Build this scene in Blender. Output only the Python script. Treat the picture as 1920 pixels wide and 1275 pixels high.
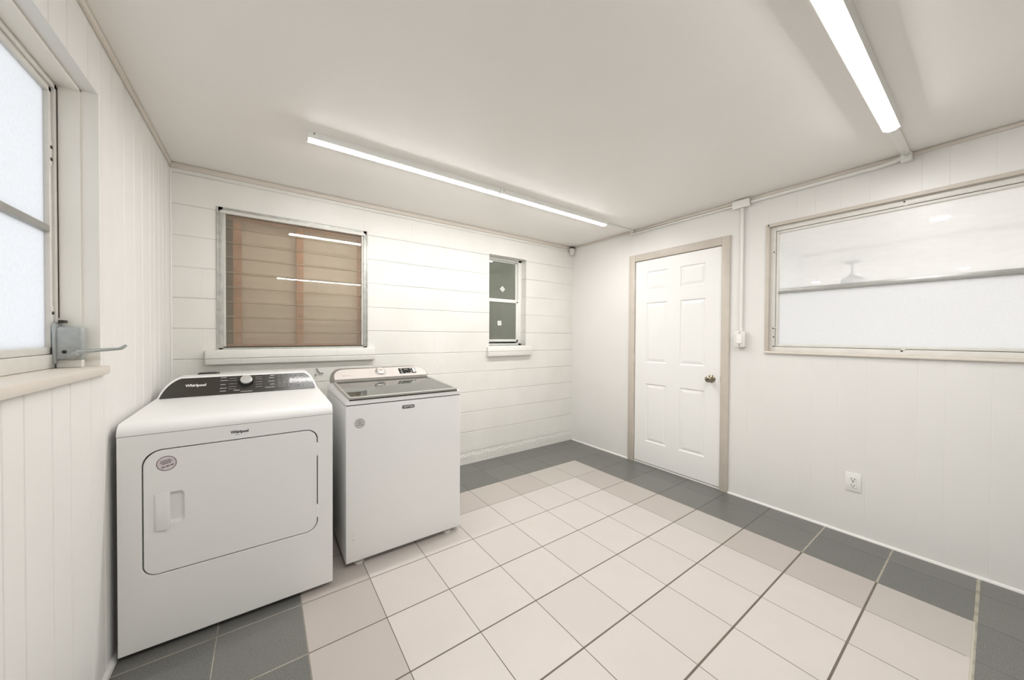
import bpy, bmesh, math, random
from mathutils import Vector, Matrix
random.seed(7)
PI = math.pi
C = bpy.context.scene.collection
S = bpy.context.scene
for o in list(bpy.data.objects): bpy.data.objects.remove(o)

# ------------------------------------------------------------------ camera
YAW, PITCH, ROLL = 0.6207, -0.01173, 0.00556
fw = Vector((math.sin(YAW)*math.cos(PITCH), math.cos(YAW)*math.cos(PITCH), math.sin(PITCH)))
rt = Vector((math.cos(YAW), -math.sin(YAW), 0)); up = rt.cross(fw)
c_, s_ = math.cos(ROLL), math.sin(ROLL)
r2 = c_*rt + s_*up; u2 = -s_*rt + c_*up
cam = bpy.data.objects.new('camera', bpy.data.cameras.new('camera'))
C.objects.link(cam)
M = Matrix((r2, u2, -fw)).transposed().to_4x4()
M.translation = Vector((-3.0695, -3.0237, 1.2671))
cam.matrix_world = M
cam.data.sensor_width = 36; cam.data.lens = 649.93/1920*36
cam.data.clip_start = 0.02; cam.data.clip_end = 200
S.camera = cam

# ------------------------------------------------------------------ world, exposure
S.view_settings.view_transform = 'Standard'; S.view_settings.look = 'None'
S.view_settings.gamma = 1; S.view_settings.use_curve_mapping = False
S.view_settings.exposure = 0.33
LAMP = 73.0          # strip light diffusers
DAY = 1.75            # overcast daylight outside
DOWN = 560.0         # recessed lamps in the neighbouring room
w = bpy.data.worlds.new('world'); S.world = w; w.use_nodes = True
w.node_tree.nodes['Background'].inputs[0].default_value = (0.975, 0.985, 1.0, 1)
w.node_tree.nodes['Background'].inputs[1].default_value = DAY

# ------------------------------------------------------------------ materials
def srgb(r, g, b):
    f = lambda c: (c/255/12.92) if c/255 <= 0.04045 else ((c/255+0.055)/1.055)**2.4
    return (f(r), f(g), f(b), 1)
class NT:
    def __init__(s, name):
        s.m = bpy.data.materials.new(name); s.m.use_nodes = True
        s.t = s.m.node_tree; s.b = s.t.nodes['Principled BSDF']; s.out = s.t.nodes['Material Output']
    def n(s, kind, **kw):
        n = s.t.nodes.new(kind)
        for k, v in kw.items(): setattr(n, k, v)
        return n
    def put(s, sock, v):
        if hasattr(v, 'is_linked') or isinstance(v, bpy.types.NodeSocket): s.t.links.new(v, sock)
        else: sock.default_value = v
    def math(s, op, a, b=0.0, c=None, clamp=False):
        n = s.n('ShaderNodeMath', operation=op, use_clamp=clamp)
        s.put(n.inputs[0], a); s.put(n.inputs[1], b)
        if c is not None: s.put(n.inputs[2], c)
        return n.outputs[0]
    def mix(s, f, a, b, mode='MIX'):
        n = s.n('ShaderNodeMix', data_type='RGBA', blend_type=mode)
        s.put(n.inputs[0], f); s.put(n.inputs[6], a); s.put(n.inputs[7], b)
        return n.outputs[2]
    def noise(s, scale, detail=3, rough=0.5, vec=None, out=0):
        n = s.n('ShaderNodeTexNoise'); n.inputs['Scale'].default_value = scale
        n.inputs['Detail'].default_value = detail; n.inputs['Roughness'].default_value = rough
        s.t.links.new(vec if vec else s.obj(), n.inputs['Vector'])
        return n.outputs[out]
    def obj(s):
        if not hasattr(s, '_tc'): s._tc = s.n('ShaderNodeTexCoord')
        return s._tc.outputs['Object']
    def xyz(s):
        n = s.n('ShaderNodeSeparateXYZ'); s.t.links.new(s.obj(), n.inputs[0]); return n.outputs
    def mapping(s, scale):
        n = s.n('ShaderNodeMapping'); n.inputs['Scale'].default_value = scale
        s.t.links.new(s.obj(), n.inputs[0]); return n.outputs[0]
    def bump(s, h, dist=0.001, strength=1.0):
        n = s.n('ShaderNodeBump'); n.inputs['Distance'].default_value = dist
        n.inputs['Strength'].default_value = strength; s.put(n.inputs['Height'], h)
        s.t.links.new(n.outputs[0], s.b.inputs['Normal'])
    def ramp(s, f, a, b):
        n = s.n('ShaderNodeMapRange'); s.put(n.inputs[0], f)
        n.inputs[1].default_value = a; n.inputs[2].default_value = b; return n.outputs[0]
def mat(name, col, rough=0.5, metal=0.0, spec=0.5, vary=0.0, vscale=6.0, bumpd=0.0, bscale=200, coat=0.0):
    k = NT(name); k.b.inputs['Roughness'].default_value = rough; k.b.inputs['Metallic'].default_value = metal
    k.b.inputs['Specular IOR Level'].default_value = spec
    k.b.inputs['Coat Weight'].default_value = coat
    c = srgb(*col); k.b.inputs['Base Color'].default_value = c
    if vary:
        d = tuple(x*(1-vary) for x in c[:3])+(1,)
        k.put(k.b.inputs['Base Color'], k.mix(k.ramp(k.noise(vscale, 5), 0.35, 0.65), c, d))
    if bumpd: k.bump(k.noise(bscale, 3), bumpd)
    return k.m

WHITE = (236, 235, 231)
m_panel = mat('painted_panelling', (233, 231, 227), 0.42, vary=0.02, vscale=3, bumpd=0.0004, bscale=60)
m_white = mat('white_wall_paint', WHITE, 0.5, vary=0.02, vscale=3)
m_ceil = mat('satin_beige_ceiling_paint', (247, 243, 238), 0.38, vary=0.015, vscale=2, bumpd=0.0006, bscale=5)
m_beige = mat('beige_trim_paint', (222, 214, 203), 0.45, vary=0.03, vscale=10)
m_taupe = mat('taupe_casing_paint', (205, 196, 184), 0.42, vary=0.05, vscale=12)
m_door = mat('white_door_paint', (242, 241, 238), 0.38)
m_enamel = mat('white_appliance_enamel', (236, 235, 233), 0.4, coat=0.08)
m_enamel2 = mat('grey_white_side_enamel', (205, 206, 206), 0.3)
m_plastic = mat('white_plastic', (238, 237, 232), 0.35)
m_oldplastic = mat('ivory_plastic', (230, 228, 221), 0.4, vary=0.04, vscale=30)
m_gap = mat('dark_gap', (52, 50, 47), 0.7)
m_black = mat('black_plastic', (18, 18, 17), 0.35)
m_blackgloss = mat('glossy_black_panel', (52, 49, 43), 0.24, coat=0.15, bumpd=0.0006, bscale=140)
m_knob = mat('brushed_silver', (205, 205, 203), 0.3, metal=0.7)
m_chrome = mat('chrome', (215, 215, 215), 0.12, metal=1.0)
m_champ = mat('champagne_plastic', (203, 195, 189), 0.38)
m_champedge = mat('grey_console_edge', (140, 136, 128), 0.35, metal=0.5)
m_lidframe = mat('silver_lid_frame', (172, 171, 165), 0.35, metal=0.4)
m_lidglass = mat('smoked_lid_glass', (66, 68, 62), 0.03, spec=0.6)
m_brass = mat('antique_nickel', (150, 140, 122), 0.3, metal=1.0)
m_ink = mat('dark_grey_print', (60, 60, 62), 0.5)
m_lightink = mat('light_print', (235, 234, 230), 0.5)
m_sticker = mat('pale_pink_sticker', (214, 204, 204), 0.45)
m_purple = mat('muted_purple_ink', (112, 98, 104), 0.5)
m_alu = mat('weathered_aluminium', (196, 196, 190), 0.42, metal=0.35, vary=0.22, vscale=25, bumpd=0.0003, bscale=80)
m_alup = mat('painted_aluminium', (224, 221, 214), 0.4, vary=0.06, vscale=20)
m_alug = mat('grey_window_bar', (172, 171, 167), 0.35, metal=0.4, vary=0.1, vscale=20)
m_crank = mat('grey_cast_zinc', (178, 182, 180), 0.4, metal=0.35, vary=0.15, vscale=40)
m_screw = mat('dark_screw', (58, 52, 46), 0.5, metal=0.4)
m_rust = mat('grimy_gap', (70, 60, 50), 0.8, vary=0.4, vscale=60)
m_wood = mat('pine_stud', (226, 164, 126), 0.7, vary=0.25, vscale=18)
m_backing = mat('tan_sheathing', (246, 239, 228), 0.8, vary=0.08, vscale=5)
m_dullgrey = mat('dull_grey_board', (110, 106, 98), 0.8, vary=0.15, vscale=8)
m_darkroom = mat('dull_green_grey', (190, 192, 178), 0.85, vary=0.15, vscale=4)
m_paper = mat('white_paper_label', (232, 232, 226), 0.6)
m_steel = mat('silver_flex', (150, 150, 146), 0.35, metal=0.8)
m_fan = mat('grey_fan_metal', (120, 120, 122), 0.4, metal=0.3)
m_hose = mat('grey_hose', (120, 118, 112), 0.5)

def emissive(name, col, strength):
    k = NT(name); e = k.n('ShaderNodeEmission'); e.inputs[0].default_value = col; e.inputs[1].default_value = strength
    k.t.links.new(e.outputs[0], k.out.inputs[0]); return k.m
m_lamp = emissive('lit_diffuser', (1.0, 0.990, 0.980, 1), LAMP)
m_down = emissive('lit_downlight', (1.0, 0.98, 0.95, 1), DOWN)

def frosted(name, tint, clear=0.0, rough=0.35, streak=(40, 40, 40), amt=0.1, gloss=0.06):
    k = NT(name); k.t.nodes.remove(k.b)
    nz = k.ramp(k.noise(1.0, 4, 0.6, k.mapping(streak)), 0.35, 0.65)
    d = tuple(x*(1-amt) for x in tint[:3])+(1,)
    col = k.mix(nz, tint, d)
    tr = k.n('ShaderNodeBsdfTranslucent'); k.put(tr.inputs[0], col)
    df = k.n('ShaderNodeBsdfDiffuse'); k.put(df.inputs[0], col)
    m1 = k.n('ShaderNodeMixShader'); m1.inputs[0].default_value = 0.15
    k.t.links.new(tr.outputs[0], m1.inputs[1]); k.t.links.new(df.outputs[0], m1.inputs[2])
    tp = k.n('ShaderNodeBsdfTransparent')
    m2 = k.n('ShaderNodeMixShader'); m2.inputs[0].default_value = clear
    k.t.links.new(m1.outputs[0], m2.inputs[1]); k.t.links.new(tp.outputs[0], m2.inputs[2])
    gl = k.n('ShaderNodeBsdfGlossy'); gl.inputs['Roughness'].default_value = rough
    m3 = k.n('ShaderNodeMixShader'); m3.inputs[0].default_value = gloss
    k.t.links.new(m2.outputs[0], m3.inputs[1]); k.t.links.new(gl.outputs[0], m3.inputs[2])
    k.t.links.new(m3.outputs[0], k.out.inputs[0]); return k.m
m_frostL = frosted('frosted_glass_daylight', (0.76, 0.77, 0.785, 1), 0.0, streak=(160, 160, 70), amt=0.07)
m_frostR = frosted('pebbled_obscure_glass', (0.97, 0.98, 1.0, 1), 0.0, streak=(90, 90, 130), amt=0.05)
m_hazeR = frosted('hazy_glass', (0.97, 0.98, 1.0, 1), 0.52, streak=(8, 14, 50), amt=0.04, gloss=0.03)

def clearglass(name, tint, ior=1.5, rough=0.0, boost=1.0, veil=0.0, veil_col=(214, 202, 182)):
    k = NT(name); k.t.nodes.remove(k.b)
    fr = k.n('ShaderNodeFresnel'); fr.inputs[0].default_value = ior
    tp = k.n('ShaderNodeBsdfTransparent'); tp.inputs[0].default_value = tint
    gl = k.n('ShaderNodeBsdfGlossy'); gl.inputs['Roughness'].default_value = rough
    f = k.math('MULTIPLY', fr.outputs[0], boost, clamp=True)
    mx = k.n('ShaderNodeMixShader'); k.put(mx.inputs[0], f)
    k.t.links.new(tp.outputs[0], mx.inputs[1]); k.t.links.new(gl.outputs[0], mx.inputs[2])
    o = mx.outputs[0]
    if veil:  # pale diffuse veil: brightness and haze painted into the glass colour
        df = k.n('ShaderNodeBsdfDiffuse'); df.inputs[0].default_value = srgb(*veil_col)
        m2 = k.n('ShaderNodeMixShader'); k.put(m2.inputs[0], k.math('ADD', veil*0.75, k.math('MULTIPLY', k.noise(1, 3, 0.5, k.mapping((3, 3, 14))), veil*0.5)))
        k.t.links.new(o, m2.inputs[1]); k.t.links.new(df.outputs[0], m2.inputs[2]); o = m2.outputs[0]
    k.t.links.new(o, k.out.inputs[0]); return k.m
m_clear = clearglass('clear_window_glass', (0.97, 0.98, 0.97, 1))
m_louver = clearglass('veiled_louver_glass', (0.97, 0.95, 0.91, 1), 1.5, 0.0, 0.9, 0.15, (236, 224, 204))  # louvers lightened by the painted veil
m_pane = clearglass('dark_window_glass', (0.80, 0.83, 0.78, 1), 1.5, 0.02, 1.3, 0.24, (196, 200, 186))  # veil colour stands in for reflected light on the dark panes

# painted concrete block: courses, faint head joints, rough foot
def block_mat():
    k = NT('painted_concrete_block'); x, y, z = k.xyz()
    P = 0.1975
    zz = k.math('DIVIDE', k.math('SUBTRACT', z, 0.1165), P)
    wob = k.math('MULTIPLY', k.math('SUBTRACT', k.noise(3.0, 2), 0.5), 0.03)
    zz = k.math('ADD', zz, wob)
    fz = k.math('PINGPONG', zz, 0.5)              # 0 at joint
    jz = k.math('SUBTRACT', 1.0, k.ramp(fz, 0.0, 0.022))
    row = k.math('MULTIPLY', k.math('MODULO', k.math('ADD', k.math('FLOOR', zz), 20.0), 2.0), 0.5)
    xx = k.math('ADD', k.math('DIVIDE', x, 0.4), row)
    fx = k.math('PINGPONG', xx, 0.5)
    jx = k.math('MULTIPLY', k.math('SUBTRACT', 1.0, k.ramp(fx, 0.0, 0.008)), 0.22)
    j = k.math('MAXIMUM', jz, jx)
    strong = k.ramp(k.noise(0.9, 2), 0.3, 0.6)
    j = k.math('MULTIPLY', j, k.math('ADD', 0.35, k.math('MULTIPLY', strong, 0.6)))
    zw = k.math('ADD', z, k.math('MULTIPLY', k.math('SUBTRACT', k.noise(9, 4, 0.7), 0.5), 0.10))
    foot = k.math('SUBTRACT', 1.0, k.ramp(zw, 0.082, 0.100))
    ledge = k.math('MULTIPLY', foot, 1.3)
    rough = k.math('MULTIPLY', k.noise(38, 5, 0.65), k.math('ADD', 0.22, k.math('MULTIPLY', k.math('SUBTRACT', 1.0, k.ramp(z, 0.12, 0.2)), 1.6)))
    h = k.math('ADD', k.math('SUBTRACT', rough, j), ledge)
    k.bump(h, 0.0045)
    k.b.inputs['Roughness'].default_value = 0.45
    base = k.mix(k.ramp(k.noise(2.5, 4), 0.35, 0.65), srgb(234, 232, 226), srgb(228, 226, 219))
    k.put(k.b.inputs['Base Color'], k.mix(k.math('MULTIPLY', jz, 0.12), base, srgb(170, 168, 158)))
    return k.m
m_block = block_mat()

# tiled floor
T = 0.305; OX = -0.4890; OY = -0.5262
def floor_mat():
    k = NT('two_tone_ceramic_tile'); x, y, z = k.xyz()
    U = k.math('DIVIDE', k.math('SUBTRACT', OX, x), T)
    V = k.math('DIVIDE', k.math('SUBTRACT', OY, y), T*1.0075)
    fu = k.math('MULTIPLY', k.math('PINGPONG', U, 0.5), T); fv = k.math('MULTIPLY', k.math('PINGPONG', V, 0.5), T)
    step = lambda a, b: k.math('GREATER_THAN', a, b)
    dark = k.math('MAXIMUM', k.math('MAXIMUM', step(0.0, U), step(0.0, V)), k.math('MAXIMUM', step(U, 8.0), step(V, 8.0)))
    rim = k.math('MAXIMUM', k.math('MAXIMUM', step(1.0, U), step(1.0, V)), step(U, 7.0))
    # grout: wide joints run along x in the front part, thin ones along y
    wv = k.math('ADD', 0.0018, k.math('MULTIPLY', k.ramp(V, 1.0, 6.0), 0.0022))
    near8 = k.math('COMPARE', V, 8.0, 0.05)
    wv = k.math('ADD', wv, k.math('MULTIPLY', near8, 0.002))
    gu = k.math('LESS_THAN', fu, 0.0017); gv = k.math('LESS_THAN', fv, wv)
    grout = k.math('MAXIMUM', gu, gv)
    cell = k.n('ShaderNodeCombineXYZ')
    k.put(cell.inputs[0], k.math('FLOOR', U)); k.put(cell.inputs[1], k.math('FLOOR', V))
    wn = k.n('ShaderNodeTexWhiteNoise', noise_dimensions='2D'); k.t.links.new(cell.outputs[0], wn.inputs[0])
    r = wn.outputs[0]
    speck = k.ramp(k.noise(260, 2, 0.6), 0.56, 0.70)
    cloud = k.ramp(k.noise(7, 4, 0.6), 0.35, 0.7)
    light = k.mix(r, srgb(198, 190, 184), srgb(203, 196, 190))
    light = k.mix(k.math('MULTIPLY', cloud, 0.35), light, srgb(193, 187, 181))
    rimc = k.mix(r, srgb(179, 170, 163), srgb(184, 178, 171))
    lt = k.mix(rim, light, rimc)
    lt = k.mix(k.math('MULTIPLY', speck, 0.16), lt, srgb(180, 165, 150))
    sp2 = k.ramp(k.noise(210, 3, 0.7), 0.50, 0.62)
    dk = k.mix(r, srgb(98, 98, 94), srgb(108, 107, 103))
    dk = k.mix(k.math('MULTIPLY', sp2, 0.42), dk, srgb(150, 150, 146))
    dk = k.mix(k.math('MULTIPLY', cloud, 0.18), dk, srgb(120, 120, 116))
    tile = k.mix(dark, lt, dk)
    whiteg = k.math('MAXIMUM', step(U, 7.985), k.math('MULTIPLY', step(V, 5.5), gv))
    dg = k.mix(whiteg, srgb(92, 92, 88), srgb(168, 163, 148))
    ingr = k.noise(14, 3)
    dg = k.mix(k.math('MULTIPLY', k.ramp(ingr, 0.45, 0.7), 0.6), dg, srgb(120, 116, 104))
    lg = k.mix(ingr, srgb(96, 88, 78), srgb(118, 108, 96))
    lg = k.mix(near8, lg, srgb(188, 182, 168))
    g = k.mix(dark, lg, dg)
    k.put(k.b.inputs['Base Color'], k.mix(grout, tile, g))
    k.put(k.b.inputs['Roughness'], k.mix(grout, k.mix(dark, (0.36, 0.36, 0.36, 1), (0.33, 0.33, 0.33, 1)), (0.9, 0.9, 0.9, 1)))
    h = k.math('SUBTRACT', k.math('MULTIPLY', k.noise(120, 3), 0.12), grout)
    k.bump(h, 0.0012)
    return k.m
m_floor = floor_mat()

# ------------------------------------------------------------------ mesh helpers
class MB:
    def __init__(s): s.bm = bmesh.new()
    def box(s, x0, x1, y0, y1, z0, z1, bev=0.0, seg=2, mtx=None):
        t = bmesh.new()
        bmesh.ops.create_cube(t, size=1)
        for v in t.verts:
            v.co = Vector(((x0+x1)/2+v.co.x*(x1-x0), (y0+y1)/2+v.co.y*(y1-y0), (z0+z1)/2+v.co.z*(z1-z0)))
        if bev: bmesh.ops.bevel(t, geom=t.edges[:], offset=bev, segments=seg, profile=0.5, affect='EDGES')
        s.merge(t, mtx); return s
    def merge(s, t, mtx=None):
        if mtx: bmesh.ops.transform(t, matrix=mtx, verts=t.verts)
        bmesh.ops.recalc_face_normals(t, faces=t.faces)
        me = bpy.data.meshes.new('t'); t.to_mesh(me); t.free(); s.bm.from_mesh(me); bpy.data.meshes.remove(me)
    def prism(s, pts, axis, a, b, bev=0.0, seg=2, bevel_all=False, mtx=None):
        """polygon pts (2D) extruded along axis (0,1,2) from a to b"""
        t = bmesh.new()
        def P(p, q):
            if axis == 0: return (q, p[0], p[1])
            if axis == 1: return (p[0], q, p[1])
            return (p[0], p[1], q)
        A = [t.verts.new(P(p, a)) for p in pts]; B = [t.verts.new(P(p, b)) for p in pts]
        n = len(pts)
        t.faces.new(A); t.faces.new(B[::-1])
        for i in range(n): t.faces.new((A[i], A[(i+1) % n], B[(i+1) % n], B[i]))
        if bev:
            if bevel_all: e = t.edges[:]
            else: e = [e for f in t.faces if len(f.verts) == n and n != 4 or f.verts[:] in () for e in f.edges] or t.edges[:]
            bmesh.ops.bevel(t, geom=list(set(e)), offset=bev, segments=seg, profile=0.5, affect='EDGES')
        s.merge(t, mtx); return s
    def tube(s, pts, r, seg=12, closed=False):
        t = bmesh.new(); pts = [Vector(p) for p in pts]; rings = []
        rr = r if isinstance(r, (list, tuple)) else [r]*len(pts)
        prev = None
        for i, p in enumerate(pts):
            d = (pts[min(i+1, len(pts)-1)]-pts[max(i-1, 0)]).normalized()
            ref = prev if prev is not None else (Vector((0, 0, 1)) if abs(d.z) < 0.9 else Vector((1, 0, 0)))
            u = d.cross(ref).normalized(); v = u.cross(d).normalized(); prev = v
            rings.append([t.verts.new(p+rr[i]*(math.cos(2*PI*k/seg)*u+math.sin(2*PI*k/seg)*v)) for k in range(seg)])
        for a, b in zip(rings, rings[1:]):
            for k in range(seg): t.faces.new((a[k], a[(k+1) % seg], b[(k+1) % seg], b[k]))
        t.faces.new(rings[0]); t.faces.new(rings[-1][::-1])
        s.merge(t); return s
    def lathe(s, prof, mtx=None, seg=40):
        """prof: list of (r, z) around the z axis"""
        t = bmesh.new(); rings = []
        for r, z in prof:
            if r < 1e-6: rings.append([t.verts.new((0, 0, z))])
            else: rings.append([t.verts.new((r*math.cos(2*PI*k/seg), r*math.sin(2*PI*k/seg), z)) for k in range(seg)])
        for a, b in zip(rings, rings[1:]):
            for k in range(seg):
                k2 = (k+1) % seg
                if len(a) == 1 and len(b) == 1: continue
                if len(a) == 1: t.faces.new((a[0], b[k], b[k2]))
                elif len(b) == 1: t.faces.new((a[k], a[k2], b[0]))
                else: t.faces.new((a[k], a[k2], b[k2], b[k]))
        s.merge(t, mtx); return s
    def ring(s, outer, inner, axis, a, b):
        """plate with a hole: matching 2D loops, extruded"""
        t = bmesh.new()
        def P(p, q): return (q, p[0], p[1]) if axis == 0 else ((p[0], q, p[1]) if axis == 1 else (p[0], p[1], q))
        n = len(outer)
        L = [[t.verts.new(P(p, q)) for p in lp] for q in (a, b) for lp in (outer, inner)]
        for i in range(n):
            j = (i+1) % n
            t.faces.new((L[0][i], L[0][j], L[1][j], L[1][i])); t.faces.new((L[2][i], L[2][j], L[3][j], L[3][i]))
            t.faces.new((L[0][i], L[0][j], L[2][j], L[2][i])); t.faces.new((L[1][i], L[1][j], L[3][j], L[3][i]))
        s.merge(t); return s
    def build(s, name, m, parent=None, smooth=True, angle=35):
        me = bpy.data.meshes.new(name); s.bm.to_mesh(me); s.bm.free()
        o = bpy.data.objects.new(name, me); C.objects.link(o)
        for mm in (m if isinstance(m, (list, tuple)) else [m]): me.materials.append(mm)
        if smooth:
            me.polygons.foreach_set('use_smooth', [True]*len(me.polygons))
            try: me.set_sharp_from_angle(angle=math.radians(angle))
            except Exception: pass
        if parent:
            o.parent = parent
            o.matrix_parent_inverse = parent.matrix_world.inverted() if not isinstance(parent.location, tuple) else Matrix()
        return o
def empty(name, loc=(0, 0, 0)):
    o = bpy.data.objects.new(name, None); C.objects.link(o); o.empty_display_size = 0.05
    o.location = loc; o.matrix_world = Matrix.Translation(loc); return o
def tag(o, label, cat, group=None):
    o['label'] = label; o['category'] = cat
    if group: o['group'] = group
    return o
def struct(o, label=None, cat=None):
    o['kind'] = 'structure'
    if label: o['label'] = label
    if cat: o['category'] = cat
    return o
def rrect(x0, x1, z0, z1, r, n=8):
    rs = r if isinstance(r, (list, tuple)) else [r]*4      # order: TR, TL, BL, BR
    out = []
    for (cx, cz, a0), q in zip(((x1, z1, 0), (x0, z1, 90), (x0, z0, 180), (x1, z0, 270)), rs):
        sx = -1 if cx == x1 else 1; sz = -1 if cz == z1 else 1
        for i in range(n+1):
            a = math.radians(a0+90*i/n)
            out.append((cx+sx*q+q*math.cos(a), cz+sz*q+q*math.sin(a)))
    return out
FONT = {}
def text(body, size, mtx, m, name, parent, depth=0.0004, bold=0.0, sx=1.0):
    cu = bpy.data.curves.new(name, 'FONT'); cu.body = body; cu.size = size; cu.extrude = depth
    cu.offset = bold; cu.align_x = 'CENTER'; cu.align_y = 'CENTER'; cu.resolution_u = 3
    t = bpy.data.objects.new(name, cu); C.objects.link(t)
    dg = bpy.context.evaluated_depsgraph_get(); dg.update()
    me = bpy.data.meshes.new_from_object(t.evaluated_get(dg)); bpy.data.objects.remove(t)
    me.transform(Matrix.Diagonal((sx, 1, 1, 1))); me.transform(mtx)
    o = bpy.data.objects.new(name, me); C.objects.link(o); me.materials.clear(); me.materials.append(m)
    o.parent = parent; o.matrix_parent_inverse = parent.matrix_world.inverted(); return o
def frame_mtx(origin, xdir, ydir):
    x = Vector(xdir).normalized(); y = Vector(ydir).normalized(); z = x.cross(y)
    m = Matrix((x, y, z)).transposed().to_4x4(); m.translation = Vector(origin); return m

H = 2.347; XL = -3.549; YF = -4.6

# ------------------------------------------------------------------ setting
struct(MB().box(XL-0.3, 0.14, YF-0.12, 0.14, -0.08, 0).build('floor', m_floor, smooth=False))
struct(MB().box(XL-0.15, 0.14, YF-0.12, 0.16, H, H+0.08).build('ceiling', m_ceil, smooth=False))

def vwall(axis, sgn, face, thick, lo, hi, grooves, holes, name, m, gw=0.0035, gd=0.0025):
    """wall whose face lies at coordinate `face` on `axis`; body goes sgn*thick away; V-grooves cut at given positions"""
    mb = MB()
    zs = sorted({0.0, H} | {z for h in holes for z in (h[2], h[3])})
    for z0, z1 in zip(zs, zs[1:]):
        segs = [(lo, hi)]
        for a, b, c, d in holes:
            if c <= z0+1e-6 and d >= z1-1e-6:
                new = []
                for s0, s1 in segs:
                    if b <= s0 or a >= s1: new.append((s0, s1)); continue
                    if a > s0: new.append((s0, a))
                    if b < s1: new.append((b, s1))
                segs = new
        for s0, s1 in segs:
            prof = [(s0, face)]
            for g in sorted(grooves):
                if s0+gw < g < s1-gw:
                    prof += [(g-gw, face), (g-gw*0.3, face+sgn*gd), (g+gw*0.3, face+sgn*gd), (g+gw, face)]
            prof += [(s1, face), (s1, face+sgn*thick), (s0, face+sgn*thick)]
            pts = [(q, p) for p, q in prof] if axis == 0 else prof
            mb.prism(pts, 2, z0, z1)
    return struct(mb.build(name, m, smooth=False))

LWIN = (-3.40, -1.15, 1.150, 2.118)      # y0,y1,z0,z1
RWIN = (-3.46, -2.020, 1.160, 2.096)
DOOR = (-1.703, -0.883, 0.0, 2.022)
BWIN = (-3.322, -2.378, 1.165, 2.118)
FILLWIN = (-1.36, -0.10, 0.10, 2.15)  # opening added in the unseen front wall for fill daylight
SWIN = (-1.198, -0.722, 1.165, 2.105)

gl = [-0.10, -0.19, -0.28, -0.386, -0.47, -0.608, -0.736, -0.871, -1.01, -1.12, -1.239, -1.39, -1.501, -1.64, -1.729, -1.86, -1.97, -2.1, -2.2, -2.33, -2.45, -2.6, -2.7, -2.83, -2.98, -3.1, -3.2, -3.4, -3.6, -3.8, -4.0, -4.2, -4.4]
vwall(0, -1, XL, 0.15, YF, 0.0, gl, [LWIN], 'wall_left', m_panel, gw=0.0040, gd=0.0028)
gr = [-0.20, -0.33, -0.55, -0.68, -1.90, -2.03, -2.19, -2.29, -2.42, -2.553, -2.763, -2.863, -3.014, -3.2, -3.33, -3.5, -3.7, -3.85, -4.1, -4.3]
vwall(0, 1, 0.0, 0.12, YF, 0.0, gr, [RWIN, DOOR], 'wall_right', m_panel, gw=0.0020, gd=0.0008)
vwall(1, 1, 0.0, 0.16, XL-0.15, 0.12, [], [BWIN, SWIN], 'wall_back', m_block)
vwall(1, -1, YF, 0.10, XL-0.15, 0.12, [], [FILLWIN], 'wall_front', m_white)

# trims along the ceiling
def trim(name, box, m, bev=0.003): return struct(MB().box(*box, bev).build(name, m))
trim('trim_1', (XL, 0, -0.014, 0.0, H-0.034, H-0.001), m_beige)
trim('trim_2', (XL, XL+0.012, YF, -0.014, H-0.028, H-0.001), m_beige)
trim('trim_3', (-0.012, 0, YF, -0.014, H-0.022, H-0.001), m_beige)
struct(MB().prism([(0, 0), (-0.012, 0), (-0.009, 0.008), (0, 0.013)], 1, YF, -1.765).prism([(0, 0), (-0.012, 0), (-0.009, 0.008), (0, 0.013)], 1, -0.815, -0.01).build('baseboard_right', m_panel))
struct(MB().prism([(XL, 0), (XL+0.014, 0), (XL+0.011, 0.012), (XL, 0.02)], 1, YF, -0.01).build('baseboard_left', m_panel))
cb = MB(); pts = [(XL+0.01, -0.006, 2.30)]
cb.tube([(XL+0.004, -0.004, z) for z in [0.02+i*0.12 for i in range(20)]], 0.006, 8)
struct(cb.build('trim_4', m_panel))

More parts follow.
